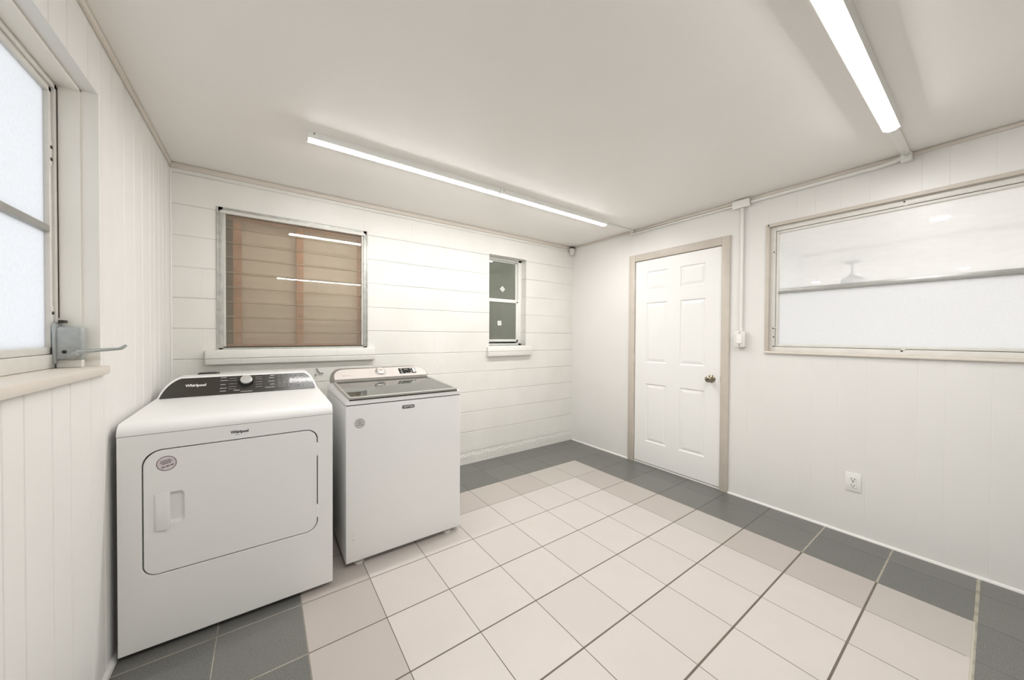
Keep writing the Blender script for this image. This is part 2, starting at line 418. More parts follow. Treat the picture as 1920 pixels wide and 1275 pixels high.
# ------------------------------------------------------------------ left window with crank
def left_window():
    y0, y1, z0, z1 = LWIN; F = XL-0.098
    w = struct(empty('window_1', (XL-0.05, (y0+y1)/2, z0)), 'wide frosted window in the left wall with a crank at its near corner', 'window')
    mb = MB()                                    # jamb liner, stepped
    mb.box(XL-0.14, XL-0.04, y1-0.012, y1, z0, z1, 0.002)
    mb.box(XL-0.14, XL-0.04, y0, y0+0.012, z0, z1, 0.002)
    mb.box(XL-0.14, XL-0.04, y0, y1, z1-0.012, z1, 0.002)
    mb.box(XL-0.041, XL+0.0015, y1-0.004, y1+0.001, z0, z1)
    mb.build('jamb_liner', mat('cream_jamb_paint', (242, 239, 231), 0.45), w)
    MB().box(XL-0.15, XL+0.020, y0-0.03, y1+0.022, z0-0.030, z0+0.001, 0.006).build('window_sill', m_beige, w)
    fr = MB()
    ya, yb, za, zb = y0+0.012, y1-0.014, z0+0.002, z1-0.014
    for a, b, c, d in ((ya, ya+0.016, za, zb), (yb-0.016, yb, za, zb), (ya, yb, zb-0.018, zb), (ya, yb, za, za+0.045)):
        fr.box(F-0.03, F+0.008, a, b, c, d, 0.002)
    fr.build('window_frame', m_alup, w)
    sh = MB(); ya += 0.0175; yb -= 0.0175; za += 0.047; zb -= 0.020
    for a, b, c, d in ((ya, ya+0.018, za, zb), (yb-0.018, yb, za, zb), (ya, yb, zb-0.018, zb), (ya, yb, za, za+0.022)):
        sh.box(F-0.025, F+0.002, a, b, c, d, 0.002)
    sh.build('sash', m_alup, w)
    MB().box(F-0.022, F+0.004, ya+0.02, yb-0.02, 1.600, 1.624, 0.004).build('crossbar', m_alug, w)
    MB().box(F-0.016, F-0.010, ya+0.018, yb-0.018, za+0.018, zb-0.018).build('glass', m_frostL, w, smooth=False)
    gp = MB(); gp.box(F-0.02, F+0.0095, y1-0.0150, y1-0.0118, z0+0.17, z1-0.02)
    gp.build('grimy_joint', m_rust, w)
    for z in (1.865, 1.315): MB().box(F+0.0015, F+0.0035, yb-0.016, yb-0.001, z-0.042, z+0.042, 0.0008).build('screw_plate', m_alup, w)
    sc = MB()
    for z in (1.885, 1.845, 1.335, 1.297):
        sc.lathe([(0, 0.003), (0.0045, 0.0025), (0.006, 0)], frame_mtx((F+0.0035, yb-0.0085, z), (0, 1, 0), (0, 0, 1)))
    sc.build('screw', m_screw, w)
    return w
left_window()

def crank():
    t = empty('window_crank', (XL-0.07, -1.17, 1.155))
    tag(t, 'grey metal crank operator in the near corner of the left frosted window', 'window crank')
    b = MB(); b.box(-3.638, -3.574, -1.205, -1.166, 1.178, 1.290, 0.008, 3)
    b.build('gear_box', m_crank, t)
    MB().box(-3.640, -3.632, -1.210, -1.163, 1.166, 1.302, 0.002).build('mounting_plate', m_crank, t)
    MB().box(-3.636, -3.580, -1.195, -1.170, 1.1515, 1.178, 0.002).build('base_bracket', m_alup, t)
    MB().lathe([(0, 0.002), (0.004, 0.0018), (0.006, 0)], frame_mtx((-3.615, -1.205, 1.205), (1, 0, 0), (0, 0, 1))).build('screw', m_screw, t)
    h = MB()
    h.tube([(-3.604, -1.206, 1.186), (-3.594, -1.216, 1.194), (-3.580, -1.222, 1.203)], [0.011, 0.012, 0.010], 14)
    h.tube([(-3.584, -1.220, 1.203), (-3.572, -1.218, 1.206), (-3.535, -1.205, 1.210), (-3.495, -1.193, 1.213), (-3.488, -1.190, 1.215), (-3.476, -1.187, 1.226)],
           [0.010, 0.0075, 0.006, 0.005, 0.006, 0.0045], 12)
    h.build('crank_handle', m_crank, t)
    MB().box(-3.630, -3.617, -1.20, -1.170, 1.302, 1.312, 0.002).build('clip', m_screw, t)
crank()

# ------------------------------------------------------------------ louvered window
def louver_window():
    x0, x1, z0, z1 = BWIN
    w = struct(empty('window_2', ((x0+x1)/2, 0.03, z0)), 'louvered glass window in the block wall above the dryer', 'window')
    fr = MB()
    for a, b, c, d in ((x0, x0+0.030, z0, z1), (x1-0.030, x1, z0, z1), (x0, x1, z1-0.028, z1), (x0, x1, z0, z0+0.012)):
        fr.box(a, b, -0.004, 0.075, c, d, 0.002)
    fr.box(x0-0.004, x0+0.006, -0.008, 0.0, z0, z1, 0.002); fr.box(x1-0.006, x1+0.004, -0.008, 0.0, z0, z1, 0.002)
    fr.build('window_frame', m_alu, w)
    MB().box(x0+0.016, x1-0.016, -0.009, 0.012, z1-0.040, z1-0.020, 0.002).build('head_rail', m_alup, w)
    for s in (0, 1):
        xa = x0+0.030 if s == 0 else x1-0.040
        r = MB(); r.box(xa, xa+0.010, 0.004, 0.05, z0+0.012, z1-0.034, 0.001)
        r.tube([(xa+0.005+(0.006 if s == 0 else -0.006), 0.004, z0+0.02), (xa+0.005+(0.006 if s == 0 else -0.006), 0.004, z1-0.036)], 0.0022, 8)
        r.build('louver_track', m_alup, w)
    g = MB(); cl = MB(); ed = MB()
    n = 9; gb, gt = 1.184, 2.086; P = 0.1005; xa, xb = x0+0.041, x1-0.041
    tilt = 0.048
    for i in range(n):
        zb = gb+i*P; L = P+0.010
        yb = 0.012; yt = yb+L*math.sin(tilt)
        th = 0.0025
        g.prism([(yb, zb), (yb+th, zb), (yt+th, zb+L*math.cos(tilt)), (yt, zb+L*math.cos(tilt))], 0, xa, xb)
        ed.box(xa, xb, yb-0.0008, yb+0.0048, zb-0.0018, zb)
        for xx in (xa-0.005, xb-0.002): cl.box(xx, xx+0.007, yb-0.004, yb+0.02, zb-0.003, zb+0.0015)
    g.build('glass_louvers', m_louver, w, smooth=False)
    ed.build('glass_edges', mat('cut_glass_edge', (150, 140, 118), 0.3), w, smooth=False)
    cl.build('louver_clips', m_screw, w)
    MB().box(x0+0.03, x1-0.03, 0.0, 0.05, z0+0.010, z0+0.019, 0.001).build('bottom_rail', m_rust, w)
    s = MB().box(-3.384, -2.322, -0.036, 0.0, 1.066, 1.163, 0.005).box(x0, x1, -0.02, 0.16, z0-0.04, z0)
    s.build('window_sill', m_block, w)
    return w
louver_window()
# framing seen through the louvers
def framing():
    t = empty('stud_wall', (-2.85, 0.2, 1.0)); tag(t, 'bare timber studs and tan sheathing closed in behind the louvered window', 'stud wall')
    for x0, x1 in ((-3.246, -3.200), (-2.868, -2.822), (-2.425, -2.38)):
        MB().box(x0, x1, 0.085, 0.165, 1.0, 2.08, 0.002).build('stud', m_wood, t)
    MB().box(-3.32, -2.37, 0.080, 0.165, 2.082, 2.125, 0.002).build('top_plate', m_wood, t)
    MB().box(-3.32, -2.37, 0.080, 0.165, 1.155, 1.198, 0.002).build('bottom_plate', m_wood, t)
    MB().box(-3.215, -2.37, 0.166, 0.178, 0.95, 2.25).build('sheathing', m_backing, t)
    MB().box(-3.42, -3.215, 0.19, 0.20, 0.95, 2.25).build('grey_board', m_dullgrey, t)
framing()
struct(MB().box(-3.6, -2.2, 0.40, 0.42, 0.9, 2.4).box(-3.6, -2.2, 0.16, 0.42, 2.38, 2.42).box(-3.6, -2.2, 0.16, 0.42, 0.86, 0.9).box(-3.6, -3.56, 0.16, 0.42, 0.9, 2.38).box(-2.24, -2.2, 0.16, 0.42, 0.9, 2.38).build('wall_cavity', m_dullgrey, smooth=False))

# ------------------------------------------------------------------ small double hung window
def small_window():
    x0, x1, z0, z1 = SWIN; Y = 0.085
    w = struct(empty('window_3', ((x0+x1)/2, Y, z0)), 'narrow double hung window with dark glass recessed in the block wall', 'window')
    fr = MB()
    for a, b, c, d in ((x0, x0+0.03, z0, z1), (x1-0.040, x1, z0, z1), (x0, x1, z1-0.024, z1), (x0, x1, z0, z0+0.020)):
        fr.box(a, b, Y, Y+0.07, c, d, 0.002)
    fr.build('window_frame', m_plastic, w)
    up_ = MB(); zm = 1.648; a0, a1 = x0+0.03, x1-0.040
    for a, b, c, d in ((a0, a0+0.02, zm, z1-0.024), (a1-0.014, a1, zm, z1-0.024), (a0, a1, z1-0.036, z1-0.024), (a0, a1, zm-0.02, zm+0.016)):
        up_.box(a, b, Y+0.034, Y+0.058, c, d, 0.002)
    up_.build('upper_sash', m_plastic, w)
    lo = MB(); zb = 1.203
    for a, b, c, d in ((a0, a0+0.03, zb, zm), (a1-0.026, a1, zb, zm), (a0, a1, zm-0.018, zm+0.018), (a0, a1, zb, zb+0.026)):
        lo.box(a, b, Y+0.004, Y+0.030, c, d, 0.003)
    lo.build('lower_sash', m_plastic, w)
    MB().box(a0+0.015, a1-0.01, Y+0.044, Y+0.048, zm+0.01, z1-0.03).build('upper_glass', m_pane, w, smooth=False)
    MB().box(a0+0.02, a1-0.02, Y+0.014, Y+0.018, zb+0.02, zm-0.01).build('lower_glass', m_pane, w, smooth=False)
    MB().box(-1.228, -0.665, -0.040, 0.0, 1.058, 1.156, 0.005).box(x0, x1, -0.02, Y, z0-0.03, z0).build('window_sill', m_block, w)
    for (px, pz, yy, rot, nm) in ((-0.948, 1.779, Y+0.0432, 45, 'white diamond label on the upper dark pane of the small window'), (-1.005, 1.405, Y+0.0132, 4, 'white square label on the lower dark pane of the small window')):
        m_ = frame_mtx((px, yy, pz), (math.cos(math.radians(rot)), 0, math.sin(math.radians(rot))), (-math.sin(math.radians(rot)), 0, math.cos(math.radians(rot))))
        t = MB(); t.box(-0.024, 0.024, -0.025, 0.025, 0, 0.0006, mtx=m_)
        o = t.build('pane_label', m_paper); tag(o, nm, 'label', None)
        ln = MB()
        for q in (-0.012, -0.004, 0.004, 0.012): ln.box(-0.014, 0.010, q-0.0012, q+0.0012, 0.0006, 0.0010, mtx=m_)
        ln.build('print_lines', mat('faint_print', (176, 176, 170), 0.6), o)
small_window()
struct(MB().box(-1.6, -0.3, 1.1, 1.12, 0.8, 2.6).box(-1.6, -0.3, 0.16, 1.1, 2.56, 2.6).box(-1.6, -0.3, 0.16, 1.1, 0.8, 0.84).box(-1.62, -1.58, 0.16, 1.12, 0.8, 2.6).box(-0.32, -0.28, 0.16, 1.12, 0.8, 2.6).build('wall_beyond', m_darkroom, smooth=False))

# ------------------------------------------------------------------ door
def door():
    y0, y1, z0, z1 = DOOR
    d = struct(empty('door_1', (0, (y0+y1)/2, 0)), 'white six panel door in a taupe frame in the right wall', 'door')
    rows = ((1.720, 1.905), (1.015, 1.600), (0.236, 0.806)); cols = ((-1.226, -1.008), (-1.574, -1.350))
    a, b, c, e = y0+0.005, y1-0.005, 0.022, z1-0.006
    # slab with sunk and raised panels, built as a grid of front faces
    bm = bmesh.new(); X = -0.002
    ys = sorted({a, b} | {v for q in cols for v in q}); zs = sorted({c, e} | {v for q in rows for v in q})
    def face(pts): bm.faces.new([bm.verts.new(p) for p in pts])
    def isp(y, z): return any(q[0] < y < q[1] for q in cols) and any(q[0] < z < q[1] for q in rows)
    for i in range(len(ys)-1):
        for j in range(len(zs)-1):
            A, B, Cc, D = ys[i], ys[i+1], zs[j], zs[j+1]
            if not isp((A+B)/2, (Cc+D)/2): face([(X, A, Cc), (X, A, D), (X, B, D), (X, B, Cc)]); continue
            rings = []
            for ins, dx in ((0, 0), (0.007, 0.007), (0.014, 0.007), (0.036, 0.0015)):
                rings.append([(X+dx, A+ins, Cc+ins), (X+dx, A+ins, D-ins), (X+dx, B-ins, D-ins), (X+dx, B-ins, Cc+ins)])
            for r0, r1 in zip(rings, rings[1:]):
                for k in range(4): face([r0[k], r0[(k+1) % 4], r1[(k+1) % 4], r1[k]])
            face(rings[-1])
    for p in (((a, c), (b, c)), ((b, c), (b, e)), ((b, e), (a, e)), ((a, e), (a, c))):
        (p0, p1) = p; face([(X, p0[0], p0[1]), (X, p1[0], p1[1]), (0.034, p1[0], p1[1]), (0.034, p0[0], p0[1])])
    face([(0.034, a, c), (0.034, b, c), (0.034, b, e), (0.034, a, e)])
    bmesh.ops.remove_doubles(bm, verts=bm.verts, dist=1e-5); bmesh.ops.recalc_face_normals(bm, faces=bm.faces)
    mb = MB(); mb.bm.free(); mb.bm = bm
    mb.build('door_slab', m_door, d, smooth=False)
    cs = MB(); W = 0.068
    cs.box(-0.016, 0.0, y1, y1+W, 0, z1+W, 0.003); cs.box(-0.016, 0.0, y0-W+0.006, y0, 0, z1+W, 0.003); cs.box(-0.016, 0.0, y0, y1, z1, z1+W, 0.003)
    cs.build('door_casing', m_taupe, d)
    jb = MB()
    jb.box(-0.002, 0.12, y1-0.002, y1+0.012, 0, z1); jb.box(-0.002, 0.12, y0-0.012, y0+0.002, 0, z1); jb.box(-0.002, 0.12, y0, y1, z1-0.002, z1+0.012)
    jb.box(0.036, 0.05, y0, y0+0.012, 0, z1); jb.box(0.036, 0.05, y1-0.012, y1, 0, z1)
    jb.build('door_jamb', m_taupe, d)
    MB().box(-0.006, 0.12, y0, y1, 0.0, 0.016, 0.004).build('threshold', m_oldplastic, d)
    MB().box(0.0, 0.03, y0+0.004, y1-0.004, 0.016, 0.022).build('door_sweep', m_rust, d)
    for z in (1.79, 1.05, 0.32):
        h = MB(); h.tube([(-0.008, y1+0.001, z-0.045), (-0.008, y1+0.001, z+0.045)], 0.007, 12)
        h.build('hinge', m_taupe, d)
    k = MB(); mt = frame_mtx((-0.002, -1.628, 0.915), (0, 0, 1), (0, 1, 0))     # z -> -x
    k.lathe([(0, 0), (0.032, 0.0), (0.032, 0.004), (0.028, 0.008), (0.013, 0.012), (0.011, 0.03), (0.020, 0.040), (0.0265, 0.052), (0.0255, 0.062), (0.017, 0.069), (0, 0.071)], mt)
    kn = k.build('door_knob', m_brass, d)
    MB().lathe([(0, 0.0725), (0.006, 0.0722), (0.0075, 0.0705)], mt).build('keyhole', m_screw, kn)
    MB().box(-0.0035, 0.002, y0+0.0, y0+0.006, 0.895, 0.945).build('strike_plate', m_brass, d)
door()

def added_fill_window():  # invented window, added out of view to brighten the room
    x0, x1, z0, z1 = FILLWIN
    w = struct(empty('fill_window_behind_camera', ((x0+x1)/2, YF, z0)), 'unseen window added behind the camera for fill light', 'window')
    f = MB()
    for a, b, c, d in ((x0, x0+0.05, z0, z1), (x1-0.05, x1, z0, z1), (x0, x1, z0, z0+0.05), (x0, x1, z1-0.05, z1), ((x0+x1)/2-0.03, (x0+x1)/2+0.03, z0, z1)):
        f.box(a, b, YF-0.08, YF-0.02, c, d, 0.003)
    f.build('window_frame', m_alup, w)
    MB().box(x0+0.04, x1-0.04, YF-0.055, YF-0.050, z0+0.04, z1-0.04).build('glass', m_clear, w, smooth=False)
added_fill_window()
struct(MB().box(-40, 40, -60, YF-0.2, -0.2, -0.1).build('ground', mat('pale_concrete', (190, 188, 182), 0.9), smooth=False))
# ------------------------------------------------------------------ right window
def right_window():
    y0, y1, z0, z1 = RWIN
    w = struct(empty('window_4', (0, (y0+y1)/2, z0)), 'wide two pane window with obscure glass in the right wall', 'window')
    cs = MB(); W = 0.012
    cs.box(-0.012, 0.075, y1-0.010, y1+W, z0, z1+W, 0.002)
    cs.box(-0.012, 0.075, y0-W, y0+0.010, z0, z1+W, 0.002)
    cs.box(-0.012, 0.075, y0, y1, z1-0.010, z1+W, 0.002)
    cs.build('window_casing', m_taupe, w)
    MB().box(-0.018, 0.075, y0-W, y1+W, z0-0.012, z0+0.004, 0.003).build('window_sill', m_beige, w)
    def rect_frame(mb, a, b, c, d, X0, X1, W, bev=0.002):
        mb.box(X0, X1, a, a+W, c, d, bev); mb.box(X0, X1, b-W, b, c, d, bev)
        mb.box(X0, X1, a+W, b-W, d-W, d, bev); mb.box(X0, X1, a+W, b-W, c, c+W, bev)
    a, b, c, d = y0+0.010, y1-0.010, z0+0.004, z1-0.010
    f = MB(); rect_frame(f, a, b, c, d, 0.014, 0.06, 0.034); f.build('window_frame', m_alup, w)
    g = MB(); rect_frame(g, a+0.034, b-0.034, c+0.034, d-0.034, 0.026, 0.05, 0.003, 0); g.build('grimy_joint', m_rust, w)
    s = MB(); rect_frame(s, a+0.037, b-0.037, c+0.037, d-0.037, 0.018, 0.05, 0.016); s.build('sash', m_alup, w)
    MB().box(0.012, 0.05, a+0.052, b-0.052, 1.590, 1.622, 0.004).build('crossbar', m_alug, w)
    MB().box(0.032, 0.037, a+0.05, b-0.05, 1.61, d-0.05).build('upper_glass', m_hazeR, w, smooth=False)
    MB().box(0.032, 0.037, a+0.05, b-0.05, c+0.05, 1.60).build('lower_glass', m_frostR, w, smooth=False)
    sc = MB()
    for yy, zz in ((b-0.024, 1.90), (b-0.024, 1.335), (b-0.027, 1.27), (b-0.026, 1.20), (-2.695, d-0.012), (-2.695, c+0.026), (-3.3, c+0.02)):
        sc.lathe([(0, 0.004), (0.0035, 0.003), (0.005, 0)], frame_mtx((0.014, yy, zz), (0, 0, 1), (0, 1, 0)))
    sc.build('screw', m_screw, w)
    lt = MB()
    for yy, zz in ((b-0.034, 1.895), (b-0.034, 1.34), (-2.700, d-0.034), (-2.702, c+0.034)):
        lt.box(0.010, 0.020, yy-0.008, yy+0.008, zz-0.004, zz+0.004, 0.002)
    lt.build('sash_clip', m_alup, w)
right_window()

# ------------------------------------------------------------------ neighbouring room seen through the right window
struct(MB().box(0.12, 8.2, -6.1, 1.6, -0.05, 0).build('floor.001', m_beige, smooth=False))
struct(MB().box(0.12, 8.2, -6.1, 1.6, 2.44, 2.5).build('ceiling.001', m_white, smooth=False))
struct(MB().box(8.0, 8.2, -6.1, 1.6, 0, 0.3).box(8.0, 8.2, -6.1, 1.6, 2.15, 2.44).box(8.0, 8.2, -6.1, -5.5, 0.3, 2.15).box(8.0, 8.2, 0.0, 1.6, 0.3, 2.15).build('wall_neighbour_far', m_white, smooth=False))  # middle left open, an added way in for daylight
struct(MB().box(0.12, 3.26, -1.40, -1.28+0.0, 2.1, 2.44).box(0.90, 3.26, -1.40, -1.28, 0, 2.1).build('wall_neighbour_near', mat('pale_grey_paint', (214, 218, 222), 0.5), smooth=False))
struct(MB().box(0.12, 8.0, 1.5, 1.6, 0, 2.44).build('wall_neighbour_side', m_white, smooth=False))
struct(MB().box(0.12, 8.0, -6.1, -6.0, 2.1, 2.44).box(0.12, 0.6, -6.1, -6.0, 0, 2.1).box(7.5, 8.0, -6.1, -6.0, 0, 2.1).build('wall_neighbour_end', m_white, smooth=False))  # end left open, added so daylight brightens the obscure glass
struct(MB().box(3.20, 3.30, -6.0, -1.40, 2.40, 2.44).build('trim_5', m_white, smooth=False))
def downlight(x, y, lab):
    t = empty('recessed_light', (x, y, 2.44)); tag(t, lab, 'ceiling light', 'recessed lights beyond the right window')
    MB().lathe([(0.062, -0.001), (0.078, -0.001), (0.080, 0.0), (0.062, 0.0)], Matrix.Translation((x, y, 2.4385))).build('trim_ring', m_white, t)
    MB().lathe([(0, -0.0015), (0.062, -0.0015), (0.062, 0.0), (0, 0)], Matrix.Translation((x, y, 2.4385))).build('lit_lens', m_down, t)
downlight(2.321, -2.683, 'bright recessed ceiling light seen largest and highest through the upper right pane')
downlight(6.42, -0.785, 'small recessed ceiling light seen left of the ceiling fan through the pane')
downlight(6.45, -2.692, 'small recessed ceiling light seen right of the ceiling fan through the pane')
def fan():
    x, y = 4.269, -1.719
    t = empty('ceiling_fan', (x, y, 2.44)); tag(t, 'grey ceiling fan on a short rod seen through the hazy upper pane', 'ceiling fan')
    T_ = Matrix.Translation((x, y, 0))
    MB().lathe([(0, 2.44), (0.095, 2.44), (0.09, 2.42), (0.05, 2.395), (0.02, 2.385), (0, 2.385)], T_).build('canopy', m_fan, t)
    MB().lathe([(0, 2.39), (0.013, 2.39), (0.013, 2.22), (0, 2.22)], T_).build('downrod', m_fan, t)
    MB().lathe([(0, 2.25), (0.03, 2.25), (0.055, 2.21), (0.11, 2.19), (0.13, 2.15), (0.12, 2.09), (0.06, 2.06), (0, 2.055)], T_).build('motor_housing', m_fan, t)
    for k in range(4):
        a = math.radians(20+90*k)
        b = MB(); b.prism([(0.12, -0.03), (0.2, -0.055), (0.58, -0.065), (0.62, -0.03), (0.62, 0.03), (0.58, 0.065), (0.2, 0.055), (0.12, 0.03)], 2, 2.085, 2.093, mtx=T_ @ Matrix.Rotation(a, 4, 'Z'))
        b.build('blade', m_fan, t)
fan()

# ------------------------------------------------------------------ strip lights
def strip(x0, x1, y, lab):
    t = empty('strip_light', ((x0+x1)/2, y, H)); tag(t, lab, 'ceiling light', 'four foot strip lights on the ceiling')
    b = MB(); b.prism([(y-0.036, H), (y-0.037, H-0.006), (y-0.030, H-0.033), (y+0.030, H-0.033), (y+0.037, H-0.006), (y+0.036, H)], 0, x0, x1)
    b.build('housing', m_plastic, t)
    n = 12; pr = [(y+0.022*math.cos(PI+PI*i/n), H-0.032+0.009*math.sin(PI+PI*i/n)) for i in range(n+1)]
    MB().prism(pr, 0, x0+0.004, x1-0.004).build('diffuser', m_lamp, t)
    for xa in (x0, x1-0.004):
        MB().prism([(y+0.024*math.cos(PI+PI*i/8), H-0.030+0.012*math.sin(PI+PI*i/8)) for i in range(9)], 0, xa, xa+0.004).build('end_cap', m_plastic, t)
    sc = MB()
    sc.lathe([(0, 0.001), (0.003, 0.001), (0.004, 0)], frame_mtx((x0+0.03, y-0.036, H-0.009), (1, 0, 0), (0, 0, 1))); sc.build('screw', m_screw, t)
strip(-2.880, -1.662, -0.862, 'lit white strip light nearer the left wall in the row above the appliances')
strip(-1.658, -0.455, -0.862, 'lit white strip light near the sensor corner in the row above the appliances')
strip(-1.712, -0.500, -2.703, 'lit white strip light ending above the right window, cut off by the top edge')
strip(-2.930, -1.716, -2.703, 'lit white strip light overhead just outside the view, reflected in the louvered window')

# ------------------------------------------------------------------ conduit, boxes, switch, outlet, sensor
def conduits():
    z = 2.312
    t = empty('surface_conduit', (0, -1.3, z)); tag(t, 'thin white conduit at the top of the right wall, directly above the door', 'conduit')
    m = MB(); m.tube([(-0.012, -0.835, z), (-0.012, -1.788, z)], 0.009, 12); m.build('wall_run', m_plastic, t)
    MB().box(-0.452, -0.012, -0.868, -0.846, H-0.016, H, 0.002).build('ceiling_run', m_plastic, t)
    m = MB(); m.tube([(-0.03, -0.857, H-0.010), (-0.016, -0.850, H-0.018), (-0.012, -0.832, z)], 0.010, 12); m.build('elbow', m_plastic, t)
    t = empty('surface_conduit', (0, -2.3, z)); tag(t, 'thicker white conduit above the right window, turning onto the ceiling', 'conduit')
    m = MB(); m.tube([(-0.012, -1.909, z), (-0.012, -2.60, z), (-0.02, -2.66, z+0.004), (-0.03, -2.695, z+0.012), (-0.05, -2.703, z+0.018)], 0.012, 12); m.build('wall_run', m_plastic, t)
    MB().box(-0.497, -0.012, -2.722, -2.686, H-0.018, H, 0.003).build('ceiling_run', m_plastic, t)
    MB().box(-0.040, 0.0, -2.728, -2.680, H-0.052, H-0.002, 0.006).build('elbow', m_plastic, t)
    t = empty('drop_conduit', (0, -1.85, 1.8)); tag(t, 'vertical white pipe dropping from the junction box to the light switch', 'conduit')
    m = MB(); m.tube([(-0.014, -1.850, 2.278), (-0.014, -1.850, 1.315)], 0.0115, 14); m.build('pipe', m_plastic, t)
    for za, zb, rr in ((1.80, 1.812, 0.0135), (2.262, 2.277, 0.0155), (1.316, 1.330, 0.0145)):
        MB().tube([(-0.0155, -1.850, za), (-0.0155, -1.850, zb)], rr, 14).build('collar', m_plastic, t)
conduits()
jb = tag(empty('junction_box', (-0.02, -1.848, 2.28)), 'white rectangular junction box at the ceiling above the light switch', 'junction box')
MB().box(-0.042, 0, -1.905, -1.792, 2.280, 2.334, 0.004).build('box', m_plastic, jb)
MB().box(-0.046, -0.041, -1.908, -1.789, 2.277, 2.337, 0.002).build('cover', m_plastic, jb)
sw = tag(empty('light_switch', (0, -1.85, 1.25)), 'ivory surface mounted light switch between the door and the right window', 'light switch')
MB().box(-0.040, 0, -1.886, -1.816, 1.194, 1.312, 0.005).build('box', m_oldplastic, sw)
MB().box(-0.044, -0.0395, -1.888, -1.814, 1.190, 1.314, 0.002).build('switch_plate', m_oldplastic, sw)
MB().prism([(-0.044, 1.222), (-0.052, 1.222), (-0.046, 1.286), (-0.044, 1.286)], 1, -1.868, -1.834).build('rocker', m_plastic, sw)
for z in (1.204, 1.302): MB().lathe([(0, 0.0012), (0.003, 0.001), (0.004, 0)], frame_mtx((-0.044, -1.851, z), (0, 0, 1), (0, 1, 0))).build('screw', m_screw, sw)

ou = tag(empty('wall_outlet', (0, -2.50, 0.34)), 'white duplex outlet low on the right wall under the window', 'outlet')
MB().box(-0.006, 0, -2.536, -2.464, 0.285, 0.400, 0.002).build('outlet_plate', m_plastic, ou)
for zc in (0.362, 0.323):
    r = MB(); r.prism(rrect(-2.517, -2.483, zc-0.014, zc+0.014, 0.009, 5), 0, -0.0085, -0.005); ro = r.build('receptacle', m_plastic, ou)
    q = MB(); q.box(-0.0092, -0.008, -2.509, -2.5065, zc-0.002, zc+0.008); q.box(-0.0092, -0.008, -2.4935, -2.491, zc-0.002, zc+0.008)
    q.lathe([(0, 0.0008), (0.0028, 0.0008), (0.0028, 0)], frame_mtx((-0.0085, -2.50, zc-0.008), (0, 0, 1), (0, 1, 0)), 12)
    q.build('slots', m_black, ro)
MB().lathe([(0, 0.001), (0.003, 0.0008), (0.0035, 0)], frame_mtx((-0.006, -2.50, 0.3425), (0, 0, 1), (0, 1, 0))).build('screw', m_brass, ou)

se = tag(empty('corner_sensor', (-0.03, -0.03, 2.28)), 'small grey-white sensor hanging in the ceiling corner beside the right wall', 'sensor')
q = MB(); q.prism([(-0.078, 2.325), (-0.018, 2.325), (-0.020, 2.268), (-0.034, 2.243), (-0.058, 2.240), (-0.074, 2.262)], 1, -0.052, -0.016, 0.004, 2, True); q.build('sensor_body', m_alup, se)
MB().box(-0.080, -0.016, -0.056, -0.016, 2.323, 2.334, 0.002).build('bracket', m_screw, se)

# ------------------------------------------------------------------ dryer
def disc_sticker(name, x, y, z, r, lab, rot=0.25, lines=((0.42, 0.50), (0.22, 0.62), (0.02, 0.45)), m=None, ink=None):
    mt = frame_mtx((x, y, z), (math.cos(rot), 0, math.sin(rot)), (-math.sin(rot), 0, math.cos(rot)))
    o = MB().lathe([(0, 0.0006), (r, 0.0006), (r, 0)], mt).build(name, m or m_sticker); tag(o, lab, 'sticker')
    b = MB().lathe([(r*0.91, 0.0010), (r*0.985, 0.0010), (r*0.985, 0.0004), (r*0.91, 0.0004)], mt)
    b.build('rim', ink or m_purple, o)
    l = MB()
    for q, hw in lines:
        x0 = -hw*r
        while x0 < hw*r-0.001:
            ww = random.uniform(0.003, 0.008); l.box(x0, min(x0+ww, hw*r), q*r-0.0016, q*r+0.0016, 0.0004, 0.0010, mtx=mt); x0 += ww+0.0008
    for x0 in (-0.60, -0.16, 0.28): l.box(x0*r, (x0+0.34)*r, -0.38*r-0.0021, -0.38*r+0.0021, 0.0004, 0.0010, mtx=mt)
    l.build('print', ink or m_purple, o)
    return o

